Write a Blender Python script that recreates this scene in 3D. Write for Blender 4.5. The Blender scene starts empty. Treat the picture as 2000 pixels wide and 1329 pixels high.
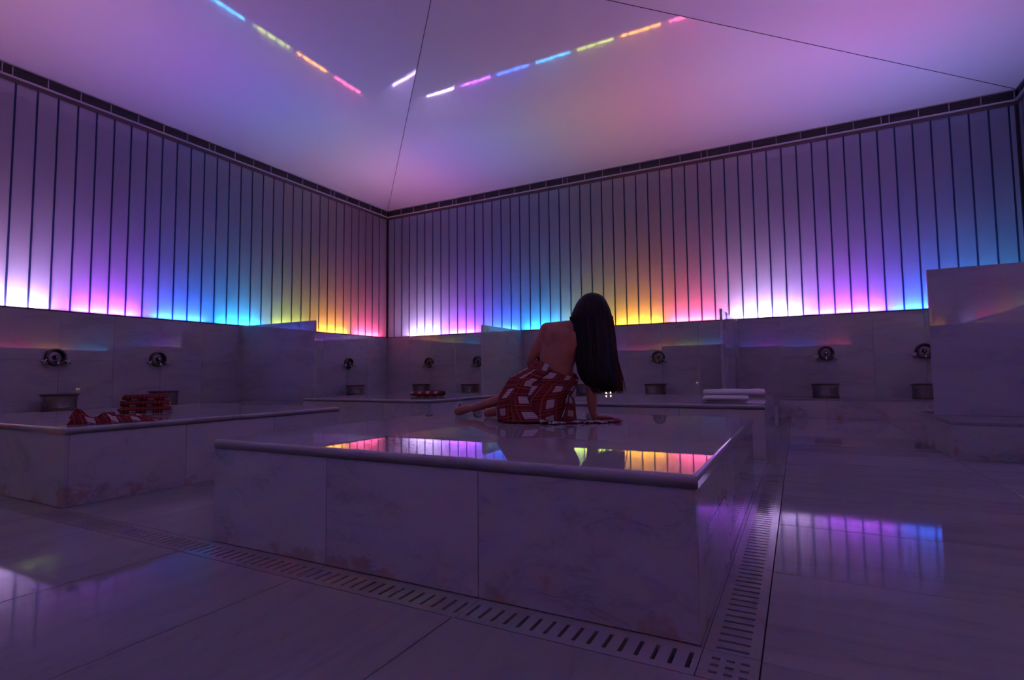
import bpy, bmesh, math, random
from mathutils import Vector, Matrix, Quaternion, noise
random.seed(7)
PI = math.pi
scene = bpy.context.scene
col = scene.collection

# ------------------------------------------------------------------ camera
YAW, PITCH, ROLL = 0.48633, 0.0641, -0.0105
cd = bpy.data.cameras.new('camera'); cam = bpy.data.objects.new('camera', cd); col.objects.link(cam)
cd.sensor_width = 36.0; cd.lens = 1050.885 / 2000 * 36.0; cd.clip_start = 0.02; cd.clip_end = 100
_f = Vector((-math.sin(YAW)*math.cos(PITCH), math.cos(YAW)*math.cos(PITCH), math.sin(PITCH)))
_r = Vector((math.cos(YAW), math.sin(YAW), 0)); _u = _r.cross(_f)
_r2 = math.cos(ROLL)*_r + math.sin(ROLL)*_u; _u2 = -math.sin(ROLL)*_r + math.cos(ROLL)*_u
M = Matrix((_r2, _u2, -_f)).transposed().to_4x4(); M.translation = (10.0677, -11.5983, 0.8)
cam.matrix_world = M
scene.camera = cam

# ------------------------------------------------------------------ world, exposure
w = bpy.data.worlds.new('world'); scene.world = w; w.use_nodes = True
w.node_tree.nodes['Background'].inputs[0].default_value = (0.0, 0.0, 0.0, 1)
w.node_tree.nodes['Background'].inputs[1].default_value = 0.0
vs = scene.view_settings
vs.view_transform = 'Standard'; vs.look = 'None'; vs.exposure = 0.86; vs.gamma = 1.0; vs.use_curve_mapping = False
scene.cycles.max_bounces = 6; scene.cycles.diffuse_bounces = 3; scene.cycles.glossy_bounces = 3; scene.cycles.transmission_bounces = 4
scene.cycles.transparent_max_bounces = 8; scene.cycles.caustics_reflective = False
scene.cycles.sample_clamp_indirect = 6.0

# the coloured tubes stand in the hollow walls behind the channel glass: their colours and strength
TUBE_POWER = 50.0; PLENUM = 0.52
TUBE = {'white': (0.80, 0.56, 1.0, 1.6), 'violet': (0.52, 0.10, 1.0, 1.4), 'blue': (0.03, 0.16, 1.0, 1.2),
        'cyan': (0.02, 0.42, 0.80, 1.0), 'green': (0.30, 0.40, 0.04, 0.9), 'orange': (1.0, 0.40, 0.02, 0.9),
        'red': (1.0, 0.10, 0.22, 1.05)}

# ------------------------------------------------------------------ dimensions (metres; corner of left and back wall = origin)
W, L = 13.47, 13.70
ZM, ZC, ZK = 1.855, 5.187, 5.451          # marble top, panel top, ceiling edge
H = 0.495                                  # platforms
BZ, BD = 0.335, 1.12                       # wall bench height, depth
PX0, PX1, PX2, PX3 = 3.755, 6.0, 7.497, 9.786
PY0, PY1, PY2, PY3 = -9.903, -7.622, -6.12, -3.84

# ------------------------------------------------------------------ node helpers
def mat(name):
    m = bpy.data.materials.new(name); m.use_nodes = True; nt = m.node_tree; nt.nodes.clear()
    out = nt.nodes.new('ShaderNodeOutputMaterial'); return m, nt, out
def N(nt, t, **kw):
    n = nt.nodes.new('ShaderNode' + t)
    for k, v in kw.items():
        if k in n.inputs: n.inputs[k].default_value = v
        else: setattr(n, k, v)
    return n
def mth(nt, op, a, b=None, c=None):
    n = nt.nodes.new('ShaderNodeMath'); n.operation = op
    for i, x in enumerate((a, b, c)):
        if x is None: continue
        if isinstance(x, (int, float)): n.inputs[i].default_value = x
        else: nt.links.new(x, n.inputs[i])
    return n.outputs[0]
def mixc(nt, fac, a, b, mode='MIX'):
    n = nt.nodes.new('ShaderNodeMix'); n.data_type = 'RGBA'; n.blend_type = mode
    for i, x in ((0, fac), (6, a), (7, b)):
        if isinstance(x, (int, float)): n.inputs[i].default_value = x
        elif isinstance(x, tuple): n.inputs[i].default_value = (*x, 1) if len(x) == 3 else x
        else: nt.links.new(x, n.inputs[i])
    return n.outputs[2]
def ramp(nt, fac, stops):
    n = nt.nodes.new('ShaderNodeValToRGB'); e = n.color_ramp.elements
    while len(e) < len(stops): e.new(0.5)
    for el, (p, c) in zip(e, stops): el.position = p; el.color = (*c, 1)
    nt.links.new(fac, n.inputs[0]); return n.outputs[0]

def marble(name, stretch, rough=0.1, tone=1.0, vein=0.5, stain=False, spec=0.5, ior=1.5):
    m, nt, out = mat(name); lk = nt.links
    tc = N(nt, 'TexCoord'); oi = N(nt, 'ObjectInfo')
    off = nt.nodes.new('ShaderNodeVectorMath'); off.operation = 'SCALE'
    cmb = N(nt, 'CombineXYZ'); 
    lk.new(oi.outputs['Random'], cmb.inputs[0]); lk.new(mth(nt, 'FRACT', mth(nt, 'MULTIPLY', oi.outputs['Random'], 7.31)), cmb.inputs[1])
    lk.new(mth(nt, 'FRACT', mth(nt, 'MULTIPLY', oi.outputs['Random'], 3.77)), cmb.inputs[2])
    lk.new(cmb.outputs[0], off.inputs[0]); off.inputs['Scale'].default_value = 37.0
    add = nt.nodes.new('ShaderNodeVectorMath'); add.operation = 'ADD'
    lk.new(tc.outputs['Object'], add.inputs[0]); lk.new(off.outputs[0], add.inputs[1])
    mp = N(nt, 'Mapping'); mp.inputs['Scale'].default_value = stretch; mp.inputs['Rotation'].default_value = (0.12, 0.1, 0.16)
    lk.new(add.outputs[0], mp.inputs[0])
    n1 = N(nt, 'TexNoise', Scale=1.6, Detail=6.0, Roughness=0.62, Distortion=0.9); lk.new(mp.outputs[0], n1.inputs['Vector'])
    n2 = N(nt, 'TexNoise', Scale=4.5, Detail=4.0, Roughness=0.6, Distortion=1.6); lk.new(mp.outputs[0], n2.inputs['Vector'])
    base = ramp(nt, n1.outputs[0], [(0.28, (0.51, 0.51, 0.545)), (0.48, (0.60, 0.595, 0.62)), (0.72, (0.66, 0.65, 0.665))])
    v = mth(nt, 'ABSOLUTE', mth(nt, 'SUBTRACT', n2.outputs[0], 0.5))
    v = mth(nt, 'SUBTRACT', 1.0, mth(nt, 'MINIMUM', mth(nt, 'MULTIPLY', v, 16.0), 1.0))
    patch = mth(nt, 'MINIMUM', mth(nt, 'MAXIMUM', mth(nt, 'MULTIPLY', mth(nt, 'SUBTRACT', 0.52, n1.outputs[0]), 6.0), 0.0), 1.0)
    v = mth(nt, 'MULTIPLY', mth(nt, 'MULTIPLY', v, patch), vein)
    base = mixc(nt, v, base, (0.30, 0.30, 0.35))
    tn = mth(nt, 'MULTIPLY_ADD', oi.outputs['Random'], 0.16 * tone, 0.90 * tone)
    tv = N(nt, 'CombineColor'); 
    for i in range(3): lk.new(tn, tv.inputs[i])
    base = mixc(nt, 1.0, base, tv.outputs[0], 'MULTIPLY')
    if stain:                                     # rust marks left by standing water near the foot of the slabs
        geo = N(nt, 'NewGeometry'); sx = N(nt, 'SeparateXYZ'); lk.new(geo.outputs['Position'], sx.inputs[0])
        n3 = N(nt, 'TexNoise', Scale=5.5, Detail=3.0, Roughness=0.55); lk.new(geo.outputs['Position'], n3.inputs['Vector'])
        msk = mth(nt, 'MULTIPLY', mth(nt, 'SUBTRACT', n3.outputs[0], mth(nt, 'MULTIPLY_ADD', sx.outputs[2], 0.9, 0.52)), 7.0)
        msk = mth(nt, 'MINIMUM', mth(nt, 'MAXIMUM', msk, 0.0), 0.5)
        base = mixc(nt, msk, base, (0.34, 0.16, 0.07))
    p = N(nt, 'BsdfPrincipled', Roughness=rough); p.inputs['IOR'].default_value = ior
    p.inputs['Specular IOR Level'].default_value = spec
    lk.new(base, p.inputs['Base Color'])
    nr = N(nt, 'TexNoise', Scale=3.0, Detail=3.0); lk.new(add.outputs[0], nr.inputs['Vector'])
    lk.new(mth(nt, 'MULTIPLY_ADD', nr.outputs[0], rough * 0.9, rough * 0.5), p.inputs['Roughness'])
    lk.new(p.outputs[0], out.inputs[0]); return m

def plain(name, c, rough=0.5, metal=0.0, bump=0.0, bscale=60.0, spec=0.5):
    m, nt, out = mat(name); tc = N(nt, 'TexCoord')
    n = N(nt, 'TexNoise', Scale=bscale, Detail=4.0); nt.links.new(tc.outputs['Object'], n.inputs['Vector'])
    p = N(nt, 'BsdfPrincipled', Roughness=rough, Metallic=metal); p.inputs['Specular IOR Level'].default_value = spec
    nt.links.new(mixc(nt, n.outputs[0], tuple(x*0.86 for x in c), tuple(min(1, x*1.14) for x in c)), p.inputs['Base Color'])
    if bump:
        b = N(nt, 'Bump', Strength=bump, Distance=0.01); nt.links.new(n.outputs[0], b.inputs['Height']); nt.links.new(b.outputs[0], p.inputs['Normal'])
    nt.links.new(p.outputs[0], out.inputs[0]); return m

MAT = {}
MAT['floor_y'] = marble('marble_floor_y', (2.2, 0.5, 1.0), 0.055, 0.45, 0.3, ior=1.19)
MAT['floor_x'] = marble('marble_floor_x', (0.5, 2.2, 1.0), 0.055, 0.45, 0.3, ior=1.19)
MAT['wall_x'] = marble('marble_wall_x', (0.7, 1.0, 2.4), 0.014, 0.66, 0.3)
MAT['wall_y'] = marble('marble_wall_y', (1.0, 0.7, 2.4), 0.014, 0.66, 0.3)
MAT['clad_x'] = marble('marble_cladding_x', (1.0, 1.0, 2.2), 0.03, 0.72, 0.6, stain=True)
MAT['clad_y'] = marble('marble_cladding_y', (1.0, 1.0, 2.2), 0.03, 0.72, 0.6, stain=True)
MAT['top'] = marble('marble_platform_top', (0.7, 1.6, 1.0), 0.012, 0.66, 0.35)
MAT['grate'] = marble('marble_grate', (1.2, 1.2, 1.0), 0.10, 0.42, 0.3)
MAT['grout'] = plain('grout', (0.12, 0.10, 0.11), 0.9)
MAT['core'] = plain('stone_core', (0.30, 0.29, 0.30), 0.9)
MAT['drain'] = plain('drain_channel', (0.03, 0.028, 0.03), 0.7)
MAT['white_wall'] = plain('white_cavity_paint', (0.74, 0.74, 0.76), 0.9)
MAT['cavity'] = plain('grey_cavity_lining', (0.22, 0.22, 0.24), 0.9)
MAT['rail'] = plain('painted_metal_rail', (0.80, 0.76, 0.80), 0.45)
MAT['dark_metal'] = plain('dark_metal_frame', (0.035, 0.03, 0.04), 0.5)
MAT['vent'] = plain('vent_slats', (0.12, 0.10, 0.115), 0.6)
MAT['head'] = plain('brown_head_frame', (0.20, 0.13, 0.14), 0.6)
MAT['seam'] = plain('membrane_seam', (0.04, 0.03, 0.045), 0.6)
MAT['chrome'] = plain('aged_chrome', (0.52, 0.50, 0.50), 0.16, 1.0)
MAT['plate'] = plain('tarnished_plate', (0.26, 0.23, 0.24), 0.34, 1.0)
MAT['dark_ring'] = plain('tarnished_bronze', (0.10, 0.085, 0.075), 0.28, 1.0)
MAT['basin'] = plain('tinned_copper', (0.36, 0.32, 0.30), 0.24, 1.0, 0.35, 38.0)
MAT['basin_rim'] = plain('dark_copper_rim', (0.13, 0.10, 0.085), 0.35, 1.0)
MAT['skin'] = plain('skin', (0.33, 0.115, 0.072), 0.42, bscale=25.0)
MAT['hair'] = plain('black_hair', (0.006, 0.005, 0.005), 0.55, bscale=40.0, spec=0.25)
MAT['hair_tip'] = plain('brown_hair_tips', (0.055, 0.022, 0.016), 0.6, bscale=40.0, spec=0.25)
MAT['white_towel'] = plain('white_terry', (0.74, 0.72, 0.73), 0.95, 0, 0.8, 220.0)
MAT['wax'] = plain('candle_wax', (0.7, 0.6, 0.45), 0.6)
MAT['cup'] = plain('tealight_cup', (0.55, 0.5, 0.45), 0.3, 1.0)

def emis(name, c, s):
    m, nt, out = mat(name); e = N(nt, 'Emission', Strength=s); e.inputs[0].default_value = (*c, 1)
    nt.links.new(e.outputs[0], out.inputs[0]); return m
for k, (r, g, b, s) in TUBE.items(): MAT['tube_' + k] = emis('tube_' + k, (r, g, b), TUBE_POWER * s)
for k, (r, g, b, s) in TUBE.items(): MAT['ptube_' + k] = emis('ceiling_tube_' + k, (r, g, b), TUBE_POWER * PLENUM * (1.0 if k == 'white' else min(s, 1.2)))  # for the tubes added above the ceiling to brighten it
MAT['flame'] = emis('candle_flame', (1.0, 0.50, 0.12), 60.0)

def glass_mats():
    m, nt, out = mat('frosted_channel_glass'); lk = nt.links
    tc = N(nt, 'TexCoord'); oi = N(nt, 'ObjectInfo')
    tr = N(nt, 'BsdfTranslucent'); df = N(nt, 'BsdfDiffuse'); tp = N(nt, 'BsdfTransparent'); gl = N(nt, 'BsdfGlossy', Roughness=0.16)
    tr.inputs[0].default_value = (0.80, 0.77, 0.92, 1); df.inputs[0].default_value = (0.52, 0.50, 0.62, 1)
    tp.inputs[0].default_value = (0.9, 0.88, 0.95, 1); gl.inputs[0].default_value = (1, 1, 1, 1)
    a = N(nt, 'MixShader', Fac=0.34); lk.new(tr.outputs[0], a.inputs[1]); lk.new(df.outputs[0], a.inputs[2])
    b = N(nt, 'MixShader', Fac=0.20); lk.new(a.outputs[0], b.inputs[1]); lk.new(tp.outputs[0], b.inputs[2])
    fr = N(nt, 'Fresnel', IOR=1.4)
    c = N(nt, 'MixShader'); lk.new(mth(nt, 'MULTIPLY', fr.outputs[0], 0.6), c.inputs[0]); lk.new(b.outputs[0], c.inputs[1]); lk.new(gl.outputs[0], c.inputs[2])
    lk.new(c.outputs[0], out.inputs[0]); MAT['frost'] = m
    m, nt, out = mat('clear_channel_glass'); tp = N(nt, 'BsdfTransparent'); tp.inputs[0].default_value = (0.97, 0.97, 0.985, 1)
    nt.links.new(tp.outputs[0], out.inputs[0]); MAT['clear'] = m
    m, nt, out = mat('silicone_joint'); tr = N(nt, 'BsdfTranslucent'); df = N(nt, 'BsdfDiffuse'); a = N(nt, 'MixShader', Fac=0.4)
    tr.inputs[0].default_value = (0.24, 0.30, 0.52, 1); df.inputs[0].default_value = (0.07, 0.11, 0.22, 1)
    nt.links.new(tr.outputs[0], a.inputs[1]); nt.links.new(df.outputs[0], a.inputs[2]); nt.links.new(a.outputs[0], out.inputs[0]); MAT['joint'] = m
    m, nt, out = mat('stretch_ceiling_membrane')
    p = N(nt, 'BsdfPrincipled', Roughness=0.13); p.inputs['Base Color'].default_value = (0.80, 0.78, 0.80, 1); p.inputs['IOR'].default_value = 1.5
    tc = N(nt, 'TexCoord'); n = N(nt, 'TexNoise', Scale=0.35, Detail=1.0); nt.links.new(tc.outputs['Object'], n.inputs['Vector'])
    tr = N(nt, 'BsdfTranslucent'); tr.inputs[0].default_value = (0.82, 0.82, 0.97, 1)
    tl = N(nt, 'MixShader', Fac=0.5); df = N(nt, 'BsdfDiffuse'); df.inputs[0].default_value = (0.80, 0.78, 0.80, 1)
    nt.links.new(df.outputs[0], tl.inputs[1]); nt.links.new(tr.outputs[0], tl.inputs[2])
    gl = N(nt, 'BsdfGlossy'); nt.links.new(mth(nt, 'MULTIPLY_ADD', n.outputs[0], 0.02, 0.03), gl.inputs['Roughness'])
    fr = N(nt, 'Fresnel', IOR=2.1); mx = N(nt, 'MixShader'); nt.links.new(fr.outputs[0], mx.inputs[0])
    nt.links.new(tl.outputs[0], mx.inputs[1]); nt.links.new(gl.outputs[0], mx.inputs[2]); nt.nodes.remove(p)
    nt.links.new(mx.outputs[0], out.inputs[0]); MAT['membrane'] = m
glass_mats()

def plaid(name, red=(0.150, 0.006, 0.011), white=(0.46, 0.41, 0.43)):
    m, nt, out = mat(name); lk = nt.links
    uv = N(nt, 'UVMap'); uv.uv_map = 'UVMap'; s = N(nt, 'SeparateXYZ'); lk.new(uv.outputs[0], s.inputs[0])
    def band(x, period, lo, hi):
        f = mth(nt, 'FRACT', mth(nt, 'DIVIDE', x, period))
        return mth(nt, 'MULTIPLY', mth(nt, 'GREATER_THAN', f, lo), mth(nt, 'LESS_THAN', f, hi))
    PU, PV = 0.125, 0.125
    bu = band(s.outputs[0], PU, 0.10, 0.48); bv = band(s.outputs[1], PV, 0.10, 0.58)
    tu = mth(nt, 'MAXIMUM', band(s.outputs[0], PU, 0.60, 0.63), band(s.outputs[0], PU, 0.90, 0.93))
    tv = mth(nt, 'MAXIMUM', band(s.outputs[1], PV, 0.68, 0.71), band(s.outputs[1], PV, 0.93, 0.96))
    fine = band(s.outputs[1], PV * 0.12, 0.0, 0.22)
    both = mth(nt, 'MULTIPLY', mth(nt, 'MULTIPLY', bu, bv), mth(nt, 'SUBTRACT', 1.0, mth(nt, 'MULTIPLY', fine, 0.75)))
    one = mth(nt, 'MAXIMUM', bu, bv)
    c = mixc(nt, mth(nt, 'MULTIPLY', one, 0.30), red, (0.22, 0.045, 0.055))
    c = mixc(nt, mth(nt, 'MULTIPLY', mth(nt, 'MAXIMUM', tu, tv), 0.45), c, (0.36, 0.25, 0.12))
    c = mixc(nt, both, c, white)
    n = N(nt, 'TexNoise', Scale=260.0, Detail=2.0); tc = N(nt, 'TexCoord'); lk.new(tc.outputs['Object'], n.inputs['Vector'])
    b = N(nt, 'Bump', Strength=0.5, Distance=0.004); lk.new(n.outputs[0], b.inputs['Height'])
    p = N(nt, 'BsdfPrincipled', Roughness=0.92); p.inputs['Specular IOR Level'].default_value = 0.2
    lk.new(c, p.inputs['Base Color']); lk.new(b.outputs[0], p.inputs['Normal']); lk.new(p.outputs[0], out.inputs[0]); return m
MAT['plaid'] = plaid('red_white_plaid_cotton')
MAT['fringe'] = plain('red_white_fringe', (0.24, 0.05, 0.05), 0.9)
MAT['fringe_white'] = plain('white_fringe', (0.44, 0.39, 0.40), 0.9)

# ------------------------------------------------------------------ object helpers
def link(name, me, parent=None, loc=(0, 0, 0)):
    o = bpy.data.objects.new(name, me); col.objects.link(o); o.location = loc
    if parent is not None: o.parent = parent
    return o
def tag(o, label=None, cat=None, group=None, kind=None):
    if label: o['label'] = label
    if cat: o['category'] = cat
    if group: o['group'] = group
    if kind: o['kind'] = kind
    return o
def empty(name, loc=(0, 0, 0), rz=0.0):
    o = bpy.data.objects.new(name, None); col.objects.link(o); o.location = loc; o.rotation_euler = (0, 0, rz)
    o.empty_display_size = 0.1; return o
def mesh_from(bm, name, mats, smooth=False):
    me = bpy.data.meshes.new(name); bm.to_mesh(me); bm.free()
    for m in (mats if isinstance(mats, (list, tuple)) else [mats]): me.materials.append(m)
    if smooth: me.polygons.foreach_set('use_smooth', [True] * len(me.polygons))
    return me
_cache = {}
def box_mesh(sx, sy, sz, m, bev=0.0, seg=1):
    key = (round(sx, 4), round(sy, 4), round(sz, 4), m.name, bev, seg)
    if key in _cache: return _cache[key]
    bm = bmesh.new(); bmesh.ops.create_cube(bm, size=1.0)
    for v in bm.verts: v.co = Vector((v.co.x*sx, v.co.y*sy, v.co.z*sz))
    if bev: bmesh.ops.bevel(bm, geom=bm.edges[:], offset=bev, segments=seg, profile=0.5, affect='EDGES')
    me = mesh_from(bm, 'box', m); _cache[key] = me; return me
def box(name, x0, x1, y0, y1, z0, z1, m, parent=None, bev=0.0, seg=1):
    o = link(name, box_mesh(x1-x0, y1-y0, z1-z0, m, bev, seg), None, ((x0+x1)/2, (y0+y1)/2, (z0+z1)/2))
    if parent is not None:
        o.parent = parent; o.location = Vector(o.location) - Vector(parent.location)
    return o
def lathe(profile, n=32, axis='Z'):
    bm = bmesh.new(); rings = []
    for r, z in profile:
        if r < 1e-6: rings.append([bm.verts.new((0, 0, z))])
        else: rings.append([bm.verts.new((r*math.cos(2*PI*i/n), r*math.sin(2*PI*i/n), z)) for i in range(n)])
    for a, b in zip(rings, rings[1:]):
        if len(a) == 1 and len(b) == 1: continue
        for i in range(n):
            j = (i+1) % n
            if len(a) == 1: bm.faces.new((a[0], b[j], b[i]))
            elif len(b) == 1: bm.faces.new((a[i], a[j], b[0]))
            else: bm.faces.new((a[i], a[j], b[j], b[i]))
    bmesh.ops.recalc_face_normals(bm, faces=bm.faces[:]); return bm
def tube(bm, pts, radii, n=8, cap=True):
    pts = [Vector(p) for p in pts]; rings = []; up = Vector((0.13, 0.31, 0.94))
    for i, p in enumerate(pts):
        t = (pts[min(i+1, len(pts)-1)] - pts[max(i-1, 0)]).normalized()
        a = t.cross(up)
        if a.length < 1e-3: a = t.cross(Vector((1, 0, 0)))
        a.normalize(); b = t.cross(a); r = radii[i] if isinstance(radii, (list, tuple)) else radii
        rings.append([bm.verts.new(p + r*(math.cos(2*PI*k/n)*a + math.sin(2*PI*k/n)*b)) for k in range(n)])
    for q, s in zip(rings, rings[1:]):
        for k in range(n): bm.faces.new((q[k], q[(k+1) % n], s[(k+1) % n], s[k]))
    if cap: bm.faces.new(rings[0][::-1]); bm.faces.new(rings[-1])
def copy_tree(o, parent=None):
    c = o.copy(); col.objects.link(c); c.parent = parent
    for ch in list(o.children): copy_tree(ch, c)
    return c

# ------------------------------------------------------------------ floor
floor = box('floor', -0.6, W+0.6, -L-0.6, 0.6, -0.30, -0.10, MAT['core']); tag(floor, 'white marble slab floor of the steam room', kind='structure')
G = 0.0024                                            # half joint
def floor_slab(x0, x1, y0, y1, m):
    o = box('floor_slab', x0+G, x1-G, y0+G, y1-G, -0.03, 0.0, MAT[m], floor, 0.0016)
    o.rotation_euler = (random.gauss(0, 0.0006), random.gauss(0, 0.0006), 0)
    return o
CX0, CX1 = 9.795, 9.948                               # drain channel beside the platforms
CY0, CY1 = -10.070, -9.912                            # drain channel in front of the platforms
def bed(x0, x1, y0, y1): box('bed', x0, x1, y0, y1, -0.10, -0.0295, MAT['grout'], floor)
bed(BD, CX0, CY1, -BD); bed(CX1, W-BD, -L+BD, -BD); bed(BD, CX1, -L+BD, CY0)
box('drain_channel', BD, CX1, CY0, CY1, -0.10, -0.09, MAT['drain'], floor)
box('drain_channel', CX0, CX1, CY1, -BD, -0.10, -0.09, MAT['drain'], floor)
XS = [BD, 2.255, 3.0, 3.755, 4.5, 5.245, 5.99, 6.745, 7.50, 8.268, 9.024, CX1]
for xa, xb in zip(XS, XS[1:]):                        # long slabs in front of the front channel
    floor_slab(xa, xb, -11.57, CY0, 'floor_y'); floor_slab(xa, xb, -L+BD, -11.57, 'floor_y')
YS = [-L+BD, -11.42, -10.67, -9.918, -9.165, -8.40, -7.652, -6.90, -6.145, -5.45, -4.80, -4.05, -3.30, -2.55, -1.8, -BD]
for ya, yb in zip(YS, YS[1:]):                        # slabs right of the side channel
    for xa, xb in ((CX1, 11.28), (11.28, W-BD)):
        floor_slab(xa, xb, ya, yb, 'floor_x')
YP = [CY1, -9.15, -8.40, PY1, -6.87, PY2, -5.36, -4.6, PY3, -3.2, -2.4, -BD]
for ya, yb in zip(YP, YP[1:]):                        # passages between the platforms
    ym = (ya+yb)/2
    for xa, xb in zip(XS[:-1], XS[1:-1] + [CX0]):
        xm = (xa+xb)/2
        if (PY0 < ym < PY1 or PY2 < ym < PY3) and (PX0 < xm < PX1 or PX2 < xm < PX3): continue
        floor_slab(xa, xb, ya, yb, 'floor_y' if PX1-.1 < xm < PX2+.1 else 'floor_x')
box('edge_strip', PX3, CX0-0.0008, CY1, PY3+0.0, -0.03, -0.001, MAT['grate'], floor)
box('edge_strip', BD, CX0, CY1+0.0008, PY0, -0.03, -0.001, MAT['grate'], floor)
# slotted stone gratings
def grate_mesh(n, pitch, rail0, slot, rail1, slotw):
    bm = bmesh.new(); wid = rail0+slot+rail1; ln = n*pitch
    def b(x0, x1, y0, y1):
        r = bmesh.ops.create_cube(bm, size=1.0)
        for v in r['verts']: v.co = Vector(((x0+x1)/2 + v.co.x*(x1-x0), (y0+y1)/2 + v.co.y*(y1-y0), -0.0125 + v.co.z*0.025))
    b(0, rail0, 0, ln); b(rail0+slot, wid, 0, ln)
    for k in range(n+1):
        y0 = max(0, (k-0.5)*pitch + slotw/2); y1 = min(ln, (k+0.5)*pitch - slotw/2)
        b(rail0, rail0+slot, y0, y1)
    return mesh_from(bm, 'grate', MAT['grate'])
NB, PITCH = 16, 0.0473
gm = grate_mesh(NB, PITCH, 0.0315, 0.088, 0.0315, 0.0125)
GL = NB*PITCH
k = 0; y = CY1
while y + GL < -BD - 0.1:
    o = link('drain_grating', gm, floor, Vector((CX0+0.001, y+0.0015, -0.0005)) - Vector(floor.location)); y += GL + 0.003
box('drain_cover', CX0, CX1, y, -BD, -0.026, -0.0005, MAT['grate'], floor)
gm2 = grate_mesh(NB, PITCH, 0.031, 0.090, 0.035, 0.0125)
x = CX0
while x - GL > 5.9:
    o = link('drain_grating', gm2, floor, Vector((x-0.0015, CY0+0.001, -0.0005)) - Vector(floor.location)); o.rotation_euler = (0, 0, PI/2); x -= GL + 0.003
box('drain_cover', BD, x, CY0, CY1, -0.026, -0.0005, MAT['grate'], floor)
bm = bmesh.new()                                      # corner grating with a 3 x 3 field of square holes
xs = [0, 0.028, 0.050, 0.066, 0.088, 0.104, 0.126, CX1-CX0-0.002]; ys = [0, 0.032, 0.045, 0.070, 0.083, 0.108, 0.121, CY1-CY0-0.002]
for i in range(7):
    for j in range(7):
        if i % 2 == 1 and j % 2 == 1: continue
        r = bmesh.ops.create_cube(bm, size=1.0)
        for v in r['verts']: v.co = Vector(((xs[i]+xs[i+1])/2 + v.co.x*(xs[i+1]-xs[i]), (ys[j]+ys[j+1])/2 + v.co.y*(ys[j+1]-ys[j]), -0.0125+v.co.z*0.025))
link('drain_grating', mesh_from(bm, 'grate_corner', MAT['grate']), floor, Vector((CX0+0.001, CY0+0.001, -0.0005)) - Vector(floor.location))

# ------------------------------------------------------------------ walls with the light behind channel glass
PANEL = 0.262; JW = 0.026
def panel_mesh(wid, hgt, axis):
    key = ('panel', round(wid, 4), axis)
    if key in _cache: return _cache[key]
    bm = bmesh.new(); t = 0.007
    # U profile: web towards the room (frosted), flanges back into the hollow
    pr = [(-wid/2, 0), (wid/2, 0), (wid/2, 0.045), (wid/2-t, 0.045), (wid/2-t, t), (-wid/2+t, t), (-wid/2+t, 0.045), (-wid/2, 0.045)]
    lo = [bm.verts.new((x, y, 0)) for x, y in pr]; hi = [bm.verts.new((x, y, hgt)) for x, y in pr]
    for i in range(8):
        f = bm.faces.new((lo[i], lo[(i+1) % 8], hi[(i+1) % 8], hi[i])); f.material_index = 0 if i == 0 else 1
    bm.faces.new(lo[::-1]).material_index = 1; bm.faces.new(hi).material_index = 1
    me = mesh_from(bm, 'channel_glass', [MAT['frost'], MAT['clear']]); _cache[key] = me; return me
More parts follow.
